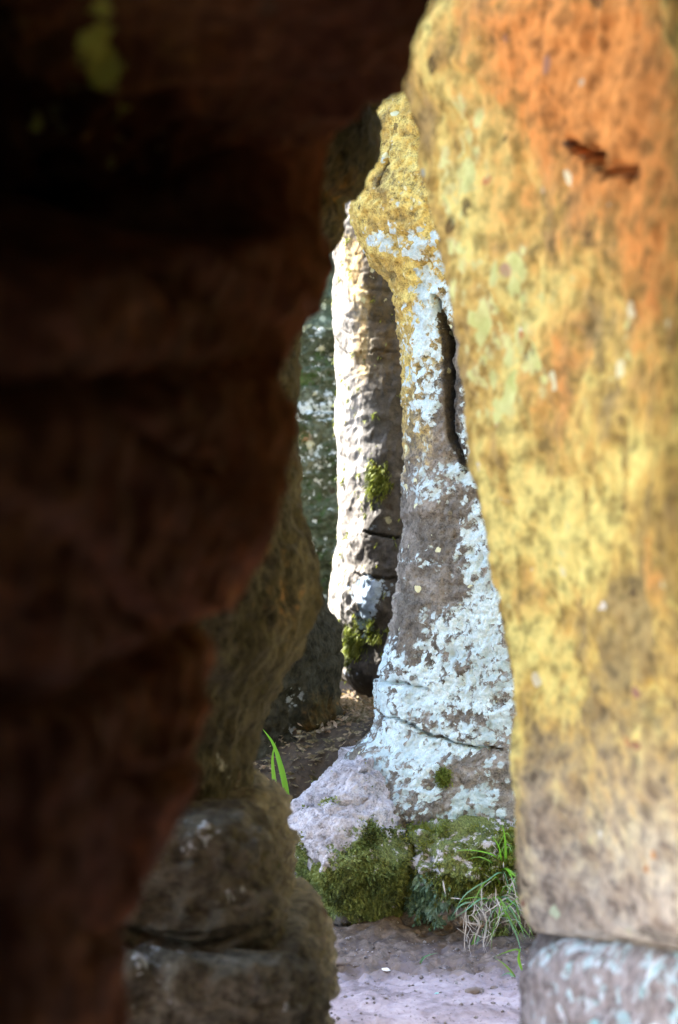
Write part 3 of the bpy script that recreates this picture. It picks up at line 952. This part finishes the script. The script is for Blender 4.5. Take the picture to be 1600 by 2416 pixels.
st_prof = profile([(1345, 2245), (1305, 2268), (1269, 2300), (1251, 2340), (1240, 2420), (1233, 2700), (1228, 3200)], 2.8)


def st_ctrl(z):
    xl = st_prof(z)
    return [(xl, 2.9), (xl + .02, 2.72), (xl + .10, 2.5), (xl + .22, 2.2), (.5, 1.7), (1.0, 1.4), (2.0, 1.6), (2.0, 3.5), (.6, 3.4), (xl + .08, 3.2)]


o = rock("base_stone", np.linspace(-.1, .438, 130), st_ctrl, [30, 40, 40, 30, 12, 12, 12, 10, 14, 20], M_stone, amps=(.008, .008, .004), freqs=(5, 13, 40), seed=67.0, cap=(0, .015), post=foot_lift,
         attr_fn=lambda P, N: dict(lichen=.22 + .2 * sstep(.40, .46, P[:, 2]), stain_glow=-.3, moss=-.7, grime_shade=.12))
tag(o, "pale stone with turquoise lichen under the orange right wall, bottom right corner", "boulder")

# ------------------------------------------------------------------ moss cushions and hanging moss (real tufts on the stone)
def tuft_mesh(name, src, mask_fn, count, length, width, droop, mat, parent, seed, label=None):
    P, N, at = o_data[src.name]
    r = np.random.RandomState(seed)
    w = mask_fn(P, N, at)
    w = np.clip(w, 0, None) * (N[:, 1] < .35)
    w = w / w.sum()
    k = r.choice(len(P), count, p=w)
    p = P[k] + r.normal(size=(count, 3)) * .003
    n = N[k]
    L = length * (.45 + r.rand(count)) * (.6 + .8 * np.clip(w[k] / w.max(), 0, 1))
    d = n + r.normal(size=(count, 3)) * .45
    d[:, 2] -= droop * (.5 + r.rand(count))
    d /= np.linalg.norm(d, axis=1)[:, None]
    side = np.cross(d, r.normal(size=(count, 3)))
    side /= np.linalg.norm(side, axis=1)[:, None]
    wd = (width * (.6 + .8 * r.rand(count)))[:, None]
    mid = p + d * (L * .55)[:, None] + np.array([0, 0, -1]) * (L * .06 * droop)[:, None]
    tip = p + d * L[:, None] + np.array([0, 0, -1]) * (L * .22 * droop)[:, None]
    V = np.stack([p - side * wd * .35, p + side * wd * .35, mid - side * wd * .5, mid + side * wd * .5, tip], 1).reshape(-1, 3)
    b0 = np.arange(count) * 5
    F = np.concatenate([np.stack([b0, b0 + 1, b0 + 3], 1), np.stack([b0, b0 + 3, b0 + 2], 1), np.stack([b0 + 2, b0 + 3, b0 + 4], 1)])
    o = make_obj(name, V, F, mat, parent=parent, smooth=False)
    o["kind"] = "stuff"
    if label:
        o["label"] = label
    return o


def tuft_material(name, c0, c1, c2):
    m, nt, bsdf = new_mat(name)
    b = NB(nt)
    O = b.n("ShaderNodeTexCoord").outputs["Object"]
    col = b.ramp(b.math('ADD', b.math('MULTIPLY', b.noise(O, 14, 3, .6), .6), b.math('MULTIPLY', b.noise(O, 160, 1, .5), .4)), [(.38, c0), (.5, c1), (.62, c2)])
    b.link(col, bsdf.inputs["Base Color"])
    bsdf.inputs["Roughness"].default_value = .7
    bsdf.inputs["Specular IOR Level"].default_value = .25
    tr = b.n("ShaderNodeBsdfTranslucent")
    b.link(col, tr.inputs[0])
    mx = b.n("ShaderNodeMixShader")
    mx.inputs[0].default_value = .3
    b.link(bsdf.outputs[0], mx.inputs[1])
    b.link(tr.outputs[0], mx.inputs[2])
    b.link(mx.outputs[0], nt.nodes["Material Output"].inputs["Surface"])
    return m


M_moss = tuft_material("green_moss", (.05, .065, .018), (.17, .21, .055), (.33, .38, .13))
M_moss_y = tuft_material("yellow_moss", (.07, .09, .015), (.16, .20, .03), (.27, .29, .07))
M_fern = tuft_material("bluish_liverwort", (.05, .10, .06), (.14, .24, .15), (.30, .42, .33))


def moss_mask(bias, f=16, only=None):
    def fn(P, N, at):
        v = at["moss"] + 1.1 * fbm(P * f + 3, 3) - bias
        v = np.clip(v, 0, 1)
        if only is not None:
            v = v * only(P)
        return v
    return fn


tuft_mesh("hanging_moss", boulder, moss_mask(.45, 20), 16000, .0085, .0042, .35, M_moss, boulder, 3, "green hanging moss curtain on the boulder face")
tuft_mesh("cushion_moss", bank, moss_mask(.55, 18, only=lambda P: (P[:, 2] > WZ(2085, 5)) * 1.0), 6500, .008, .0032, .4, M_moss_y, bank, 4, "yellow-green moss cushion")
tuft_mesh("hanging_moss", bank, moss_mask(.50, 22, only=lambda P: (P[:, 2] < WZ(2050, 5)) * 1.0), 7000, .0085, .0042, .4, M_moss, bank, 5)
tuft_mesh("liverwort", bank, lambda P, N, at: blobs(P[:, 0], P[:, 2], [(float(WX(1015, 5)), float(WZ(2130, 5)), .05, .05, 1), (float(WX(985, 5)), float(WZ(2100, 5)), .03, .03, .6)]) * (noise3(P * 40) > -.1) - .12,
          1500, .014, .009, .7, M_fern, bank, 6, "pale bluish-green leafy liverwort patch")
pil = bpy.data.objects["rock_pillar"]
tuft_mesh("moss_tuft", pil, lambda P, N, at: blobs(P[:, 0], P[:, 2], [(float(WX(1045, 5.15)), float(WZ(1826, 5.15)), .016, .02, 1)]) - .15, 900, .010, .0025, .3, M_moss_y, pil, 7, "small bright green moss cushion on the pillar")
farp = bpy.data.objects["rock_pillar.001"]
tuft_mesh("moss_tuft", farp, lambda P, N, at: np.clip(blobs(P[:, 0], P[:, 2], [(float(WX(893, 7)), float(WZ(1135, 7)), .035, .06, 1), (float(WX(833, 7)), float(WZ(1522, 7)), .03, .06, 1), (float(WX(890, 7)), float(WZ(1500, 7)), .04, .05, .5)]) - .2 + .5 * noise3(P * 30), 0, 1),
          3500, .02, .004, 1.0, M_moss_y, farp, 8, "bright green moss streaks on the far pillar")

# ------------------------------------------------------------------ grass
M_blade = blade_material("grass_blade", (.12, .26, .03), (.22, .40, .06), .45)
M_bright = blade_material("bright_grass_blade", (.16, .42, .02), (.26, .55, .05), .45, .45)
M_teal = blade_material("bluish_grass_blade", (.12, .30, .16), (.24, .45, .26), .4)
M_straw = blade_material("dry_straw", (.38, .32, .26), (.60, .55, .50), .7, .15)


def catmull(pts, n):
    pts = np.array(pts, float)
    e = np.concatenate([[2 * pts[0] - pts[1]], pts, [2 * pts[-1] - pts[-2]]])
    t = np.linspace(0, len(pts) - 1 - 1e-6, n)
    i = t.astype(int)
    u = (t - i)[:, None]
    p0, p1, p2, p3 = e[i], e[i + 1], e[i + 2], e[i + 3]
    return .5 * (2 * p1 + (p2 - p0) * u + (2 * p0 - 5 * p1 + 4 * p2 - p3) * u ** 2 + (3 * p1 - p0 - 3 * p2 + p3) * u ** 3)


def blade(pts, width, mat, parent, name="grass_blade", n=12, twist=0.0):
    c = catmull(pts, n)
    T = np.gradient(c, axis=0)
    T /= np.linalg.norm(T, axis=1)[:, None] + 1e-9
    view = np.array([math.sin(twist), -math.cos(twist), .25])
    S = np.cross(T, view)
    S /= np.linalg.norm(S, axis=1)[:, None] + 1e-9
    U = np.cross(S, T)
    t = np.linspace(0, 1, n)
    w = width * .62 * np.clip(np.minimum(.65 + t * 1.4, (1 - t) * 1.9 + .02), .04, 1)[:, None]
    V = np.concatenate([c - S * w / 2, c + U * w * .22 * -1, c + S * w / 2])
    F = []
    for i in range(n - 1):
        F += [(i, n + i, n + i + 1, i + 1), (n + i, 2 * n + i, 2 * n + i + 1, n + i + 1)]
    return make_obj(name, V, np.array(F), mat, parent=parent, origin=c[0])


def p3(px, py, d):
    return (float(WX(px, d)), d, float(WZ(py, d)))


def empty(name, loc):
    e = bpy.data.objects.new(name, None)
    e.empty_display_size = .05
    COL.objects.link(e)
    e.location = loc
    return e


rr = random.Random(5)
# two bright blades beside the boulder
t1 = empty("grass_tuft", p3(675, 1965, 5.3))
tag(t1, "two tall bright green grass blades rising beside the pale-topped boulder", "grass")
blade([p3(665, 1966, 5.3), p3(655, 1905, 5.29), p3(648, 1850, 5.28), p3(643, 1790, 5.27), p3(650, 1750, 5.25)], .019, M_bright, t1)
blade([p3(688, 1950, 5.32), p3(676, 1870, 5.30), p3(663, 1810, 5.29), p3(645, 1755, 5.28), p3(620, 1720, 5.26)], .022, M_bright, t1)
blade([p3(662, 1955, 5.31), p3(660, 1920, 5.30), p3(645, 1895, 5.29), p3(634, 1908, 5.28)], .006, M_teal, t1)
blade([p3(672, 1950, 5.31), p3(668, 1915, 5.30), p3(660, 1880, 5.29)], .006, M_blade, t1)

# big clump against the mossy bank
D = 4.86
t2 = empty("grass_clump", p3(1190, 2075, 4.93))
tag(t2, "straggling grass clump with dry straw hanging over the mossy bank", "grass")
for pts, w, m in [
    ([(1190, 2070), (1192, 2030), (1190, 1980), (1184, 1938)], .010, M_bright),
    ([(1186, 2068), (1183, 2030), (1176, 1995), (1160, 1970)], .006, M_bright),
    ([(1188, 2066), (1170, 2020), (1120, 2006), (1070, 2009)], .005, M_bright),
    ([(1182, 2068), (1160, 2035), (1130, 2020), (1095, 2030)], .005, M_blade),
    ([(1186, 2070), (1150, 2075), (1100, 2110), (1075, 2150)], .006, M_teal),
    ([(1190, 2072), (1220, 2060), (1250, 2080), (1275, 2110)], .007, M_blade),
    ([(1192, 2076), (1215, 2100), (1240, 2140), (1262, 2190)], .008, M_blade),
    ([(1194, 2075), (1225, 2085), (1260, 2120), (1290, 2160)], .007, M_bright),
    ([(1186, 2080), (1200, 2130), (1225, 2180), (1255, 2215)], .009, M_blade),
    ([(1180, 2085), (1195, 2150), (1220, 2210), (1232, 2255)], .008, M_teal),
    ([(1190, 2085), (1230, 2120), (1260, 2170), (1280, 2200)], .008, M_blade),
    ([(1130, 2215), (1105, 2245), (1070, 2275), (1022, 2272)], .007, M_teal),
    ([(1128, 2210), (1110, 2255), (1080, 2285), (1035, 2298)], .007, M_teal),
    ([(1125, 2205), (1095, 2260), (1060, 2290), (1030, 2302)], .005, M_blade),
    ([(1120, 2200), (1112, 2240), (1090, 2262), (1060, 2270)], .005, M_blade),
    ([(1150, 2150), (1110, 2130), (1085, 2140), (1060, 2170)], .006, M_teal),
    ([(1175, 2130), (1140, 2118), (1100, 2120), (1080, 2135)], .005, M_blade)]:
    dd = np.linspace(4.94, D - .02 * rr.random(), len(pts))
    blade([p3(a + rr.uniform(-2, 2), c_ + rr.uniform(-2, 2), q) for (a, c_), q in zip(pts, dd)], w, m, t2)
for i in range(64):
    x0, y0 = rr.uniform(1150, 1260), rr.uniform(2050, 2170)
    a = rr.uniform(.15, 1.3) if rr.random() < .72 else rr.uniform(1.6, 2.9)
    L = rr.uniform(50, 130)
    pts = [(x0, y0), (x0 + L * .35 * math.cos(a), y0 - L * .16 + L * .1 * math.sin(a)), (x0 + L * .7 * math.cos(a), y0 + L * .28 * math.sin(a)), (x0 + L * math.cos(a), y0 + L * .75 * math.sin(a))]
    dd = [4.95, 4.90, 4.86, 4.85 - .02 * rr.random()]
    blade([p3(a_, c_, q) for (a_, c_), q in zip(pts, dd)], rr.uniform(.003, .007), rr.choice([M_blade, M_blade, M_bright, M_teal, M_straw]), t2, twist=rr.uniform(-.6, .6))
for pts, w in [
    ([(1192, 2070), (1165, 2075), (1150, 2085), (1140, 2094)], .004), ([(1194, 2068), (1210, 2060), (1222, 2061)], .003), ([(1196, 2070), (1215, 2080), (1245, 2095)], .004),
    ([(1190, 2072), (1196, 2090), (1212, 2104)], .005), ([(1188, 2075), (1160, 2072), (1140, 2060)], .002),
    ([(1098, 2140), (1100, 2180), (1096, 2215), (1098, 2250)], .005), ([(1120, 2155), (1132, 2180), (1122, 2210), (1118, 2240)], .005),
    ([(1100, 2175), (1120, 2180), (1140, 2176)], .003), ([(1130, 2160), (1128, 2200), (1112, 2205), (1105, 2206)], .003),
    ([(1145, 2155), (1148, 2190), (1140, 2230), (1145, 2262)], .005), ([(1110, 2150), (1140, 2145), (1165, 2150)], .003),
    ([(1138, 2060), (1136, 2100), (1138, 2150)], .006), ([(1168, 2075), (1170, 2110), (1167, 2135)], .005),
    ([(1045, 2078), (1048, 2095), (1052, 2112)], .006), ([(1060, 2118), (1080, 2120), (1092, 2122)], .003), ([(1032, 2018), (1028, 2030), (1023, 2038)], .006),
    ([(1112, 2158), (1126, 2172), (1130, 2190), (1118, 2218)], .006), ([(1088, 2284), (1110, 2282), (1140, 2277)], .003),
    ([(1240, 2150), (1220, 2148), (1205, 2155)], .003)]:
    dd = np.linspace(4.93, 4.87, len(pts))
    blade([p3(a, c_, q) for (a, c_), q in zip(pts, dd)], w, M_straw, t2, name="dry_straw")
for i in range(40):
    x0, y0 = rr.gauss(1135, 30), rr.uniform(2110, 2200)
    L = rr.uniform(25, 80)
    a = rr.gauss(math.pi / 2, .55) if rr.random() < .7 else rr.uniform(-.3, 3.4)
    bx, by = rr.gauss(0, .15), rr.gauss(0, .15)
    pts = [(x0, y0), (x0 + L * (.5 * math.cos(a) + bx), y0 + L * (.5 * math.sin(a) + by)), (x0 + L * math.cos(a), y0 + L * math.sin(a))]
    blade([p3(a_, c_, 4.93 - .05 * j - .02 * rr.random()) for j, (a_, c_) in enumerate(pts)], rr.uniform(.0012, .003), M_straw, t2, name="dry_straw", n=8)

for i in range(60):
    x0, y0 = rr.uniform(1165, 1262), rr.uniform(1985, 2215)
    a = rr.gauss(-1.2, .7)
    L = rr.uniform(30, 90)
    pts = [(x0, y0), (x0 + L * .5 * math.cos(a), y0 + L * .55 * math.sin(a)), (x0 + L * 1.0 * math.cos(a) + rr.gauss(0, 8), y0 + L * (.6 * math.sin(a) + .25))]
    blade([p3(a_, c_, 4.95 - .05 * j - .02 * rr.random()) for j, (a_, c_) in enumerate(pts)], rr.uniform(.002, .005), rr.choice([M_blade, M_blade, M_bright, M_straw]), t2, n=8, twist=rr.uniform(-.6, .6))

# small sprigs on the mud
t3 = empty("grass_sprig", p3(990, 2290, 4.8))
tag(t3, "single curved teal grass sprig on the mud, left of the grass clump", "grass")
blade([p3(992, 2292, 4.75), p3(992, 2272, 4.74), p3(1005, 2256, 4.73), p3(1034, 2248, 4.73)], .008, M_teal, t3)
t4 = empty("grass_sprig", p3(1228, 2335, 4.6))
tag(t4, "teal grass sprig bending towards the pale stone at lower right", "grass")
blade([p3(1230, 2338, 4.6), p3(1214, 2308, 4.59), p3(1200, 2296, 4.58), p3(1180, 2304, 4.58)], .008, M_teal, t4)
blade([p3(1228, 2335, 4.6), p3(1212, 2300, 4.6), p3(1190, 2275, 4.6), p3(1165, 2258, 4.6)], .007, M_blade, t4)
blade([p3(1225, 2260, 4.7), p3(1222, 2240, 4.69), p3(1190, 2248, 4.68), p3(1165, 2258, 4.68)], .006, M_blade, t4)
blade([p3(1232, 2290, 4.65), p3(1224, 2262, 4.64), p3(1228, 2235, 4.63)], .010, M_bright, t4)
t5 = empty("grass_sprig", p3(1175, 2346, 4.55))
tag(t5, "flat green grass stem lying across the mud", "grass")
blade([p3(1130, 2344, 4.53), p3(1155, 2344, 4.52), p3(1180, 2347, 4.52)], .005, M_blade, t5)


# ------------------------------------------------------------------ pebbles, clods and chips on the mud
def simple_mat(name, c0, c1, scale=60, rough=.85):
    m, nt, bsdf = new_mat(name)
    b = NB(nt)
    O = b.n("ShaderNodeTexCoord").outputs["Object"]
    b.link(b.mix(b.noise(O, scale, 4, .6), c0, c1), bsdf.inputs["Base Color"])
    bsdf.inputs["Roughness"].default_value = rough
    return m


M_clod = simple_mat("dry_clod", (.07, .055, .045), (.26, .21, .195))
M_white = simple_mat("white_chip", (.7, .7, .68), (.85, .85, .85))
M_tealchip = simple_mat("teal_chip", (.15, .5, .48), (.4, .75, .72))


def pebble(name, x, y, r, mat, seed, flat=.6):
    th = np.linspace(0, math.pi, 9)[1:-1]
    ph = np.linspace(0, 2 * math.pi, 12, endpoint=False)
    V = [(0, 0, 1)] + [(math.sin(a) * math.cos(q), math.sin(a) * math.sin(q), math.cos(a)) for a in th for q in ph] + [(0, 0, -1)]
    V = np.array(V)
    V = V * (1 + .45 * noise3(V * 1.3 + seed)[:, None] + .2 * noise3(V * 3.1 + seed)[:, None])
    V = V * np.array([r, r * .8, r * flat])
    a = seed * 2.3
    V = V @ np.array([[math.cos(a), -math.sin(a), 0], [math.sin(a), math.cos(a), 0], [0, 0, 1]])
    F = [(0, 1 + j, 1 + (j + 1) % 12) for j in range(12)]
    for i in range(6):
        F += [(1 + i * 12 + j, 1 + (i + 1) * 12 + j, 1 + (i + 1) * 12 + (j + 1) % 12, 1 + i * 12 + (j + 1) % 12) for j in range(12)]
    F += [(85, 73 + (j + 1) % 12, 73 + j) for j in range(12)]
    z = float(ground_z(np.array([x]), np.array([y]))[0])
    return make_obj(name, V + np.array([x, y, z + r * flat * .35]), F, mat)


def on_ground(px, py):
    y = CAMZ * FPX / (py - 1208)
    for _ in range(20):
        z = float(ground_z(np.array([float(WX(px, y))]), np.array([y]))[0])
        y = (CAMZ - z) * FPX / (py - 1208)
    return float(WX(px, y)), y


for px, py, r, lab in [(800, 2290, .022, "knobbly mud clod nearest the left blocks"), (835, 2280, .016, "small clod between the knobbly clod and the white chip"), (770, 2310, .016, "clod half hidden by the left blocks"),
                       (1118, 2340, .020, "dark clod in the middle of the mud edge"), (1165, 2332, .010, "tiny clod beside the flat grass stem")]:
    x, y = on_ground(px, py)
    o = pebble("mud_clod", x, y, r, M_clod, px * .37, .4)
    tag(o, lab, "clod", "clods along the mud edge")
x, y = on_ground(910, 2299)
tag(pebble("stone_chip", x, y, .010, M_white, 3.1, .35), "small white stone chip on the mud", "stone")
x, y = on_ground(1033, 2343)
tag(pebble("stone_chip", x, y, .007, M_tealchip, 5.5, .4), "tiny turquoise chip on the mud", "stone")

# ------------------------------------------------------------------ leaf litter on the bank behind the boulder
r = np.random.RandomState(12)
n = 7000
lx = r.uniform(-.6, .3, n)
ly = r.uniform(5.45, 7.3, n)
lz = ground_z(lx, ly) + .004 + .03 * r.rand(n)
c = np.stack([lx, ly, lz], 1)
L = (.006 + .016 * r.rand(n) ** 2)[:, None]
ax = r.normal(size=(n, 3)) * np.array([1, 1, .35])
ax /= np.linalg.norm(ax, axis=1)[:, None]
sd = np.cross(ax, r.normal(size=(n, 3)) * .5 + np.array([0, -.5, 1]))
sd /= np.linalg.norm(sd, axis=1)[:, None]
up = np.cross(ax, sd)
V = np.stack([c - ax * L, c - sd * L * .4 + up * L * .25, c + ax * L + up * L * .2, c + sd * L * .4 + up * L * .25, c], 1).reshape(-1, 3)
b0 = np.arange(n) * 5
F = np.concatenate([np.stack([b0, b0 + 1, b0 + 4], 1), np.stack([b0 + 1, b0 + 2, b0 + 4], 1), np.stack([b0 + 2, b0 + 3, b0 + 4], 1), np.stack([b0 + 3, b0, b0 + 4], 1)])
M_leaf = tuft_material("dead_leaves", (.08, .065, .028), (.22, .165, .08), (.42, .29, .19))
o = make_obj("leaf_litter", V, F, M_leaf, smooth=False)
tag(o, "brown leaf litter on the bank behind the bright grass blades", "leaves", kind="stuff")

# ------------------------------------------------------------------ grit and crumbs on the mud
r = np.random.RandomState(21)
n = 1500
gx_ = r.uniform(-.25, .55, n)
gy_ = 4.15 + .9 * r.rand(n) ** .7
gr_ = .0012 + .0045 * r.rand(n) ** 4
c = np.stack([gx_, gy_, ground_z(gx_, gy_) + gr_ * .3], 1)
octa = np.array([(1, 0, 0), (-1, 0, 0), (0, 1, 0), (0, -1, 0), (0, 0, .8), (0, 0, -.8)], float)
V = (c[:, None, :] + octa[None] * gr_[:, None, None] * (.6 + .8 * r.rand(n, 6, 1))).reshape(-1, 3)
of = np.array([(0, 2, 4), (2, 1, 4), (1, 3, 4), (3, 0, 4), (2, 0, 5), (1, 2, 5), (3, 1, 5), (0, 3, 5)])
F = (np.arange(n)[:, None, None] * 6 + of[None]).reshape(-1, 3)
o = make_obj("grit", V, F, tuft_material("grit_stone", (.12, .10, .095), (.24, .21, .21), (.5, .47, .5)))
tag(o, "fine grit and crumbs scattered over the mud floor", "grit", kind="stuff")
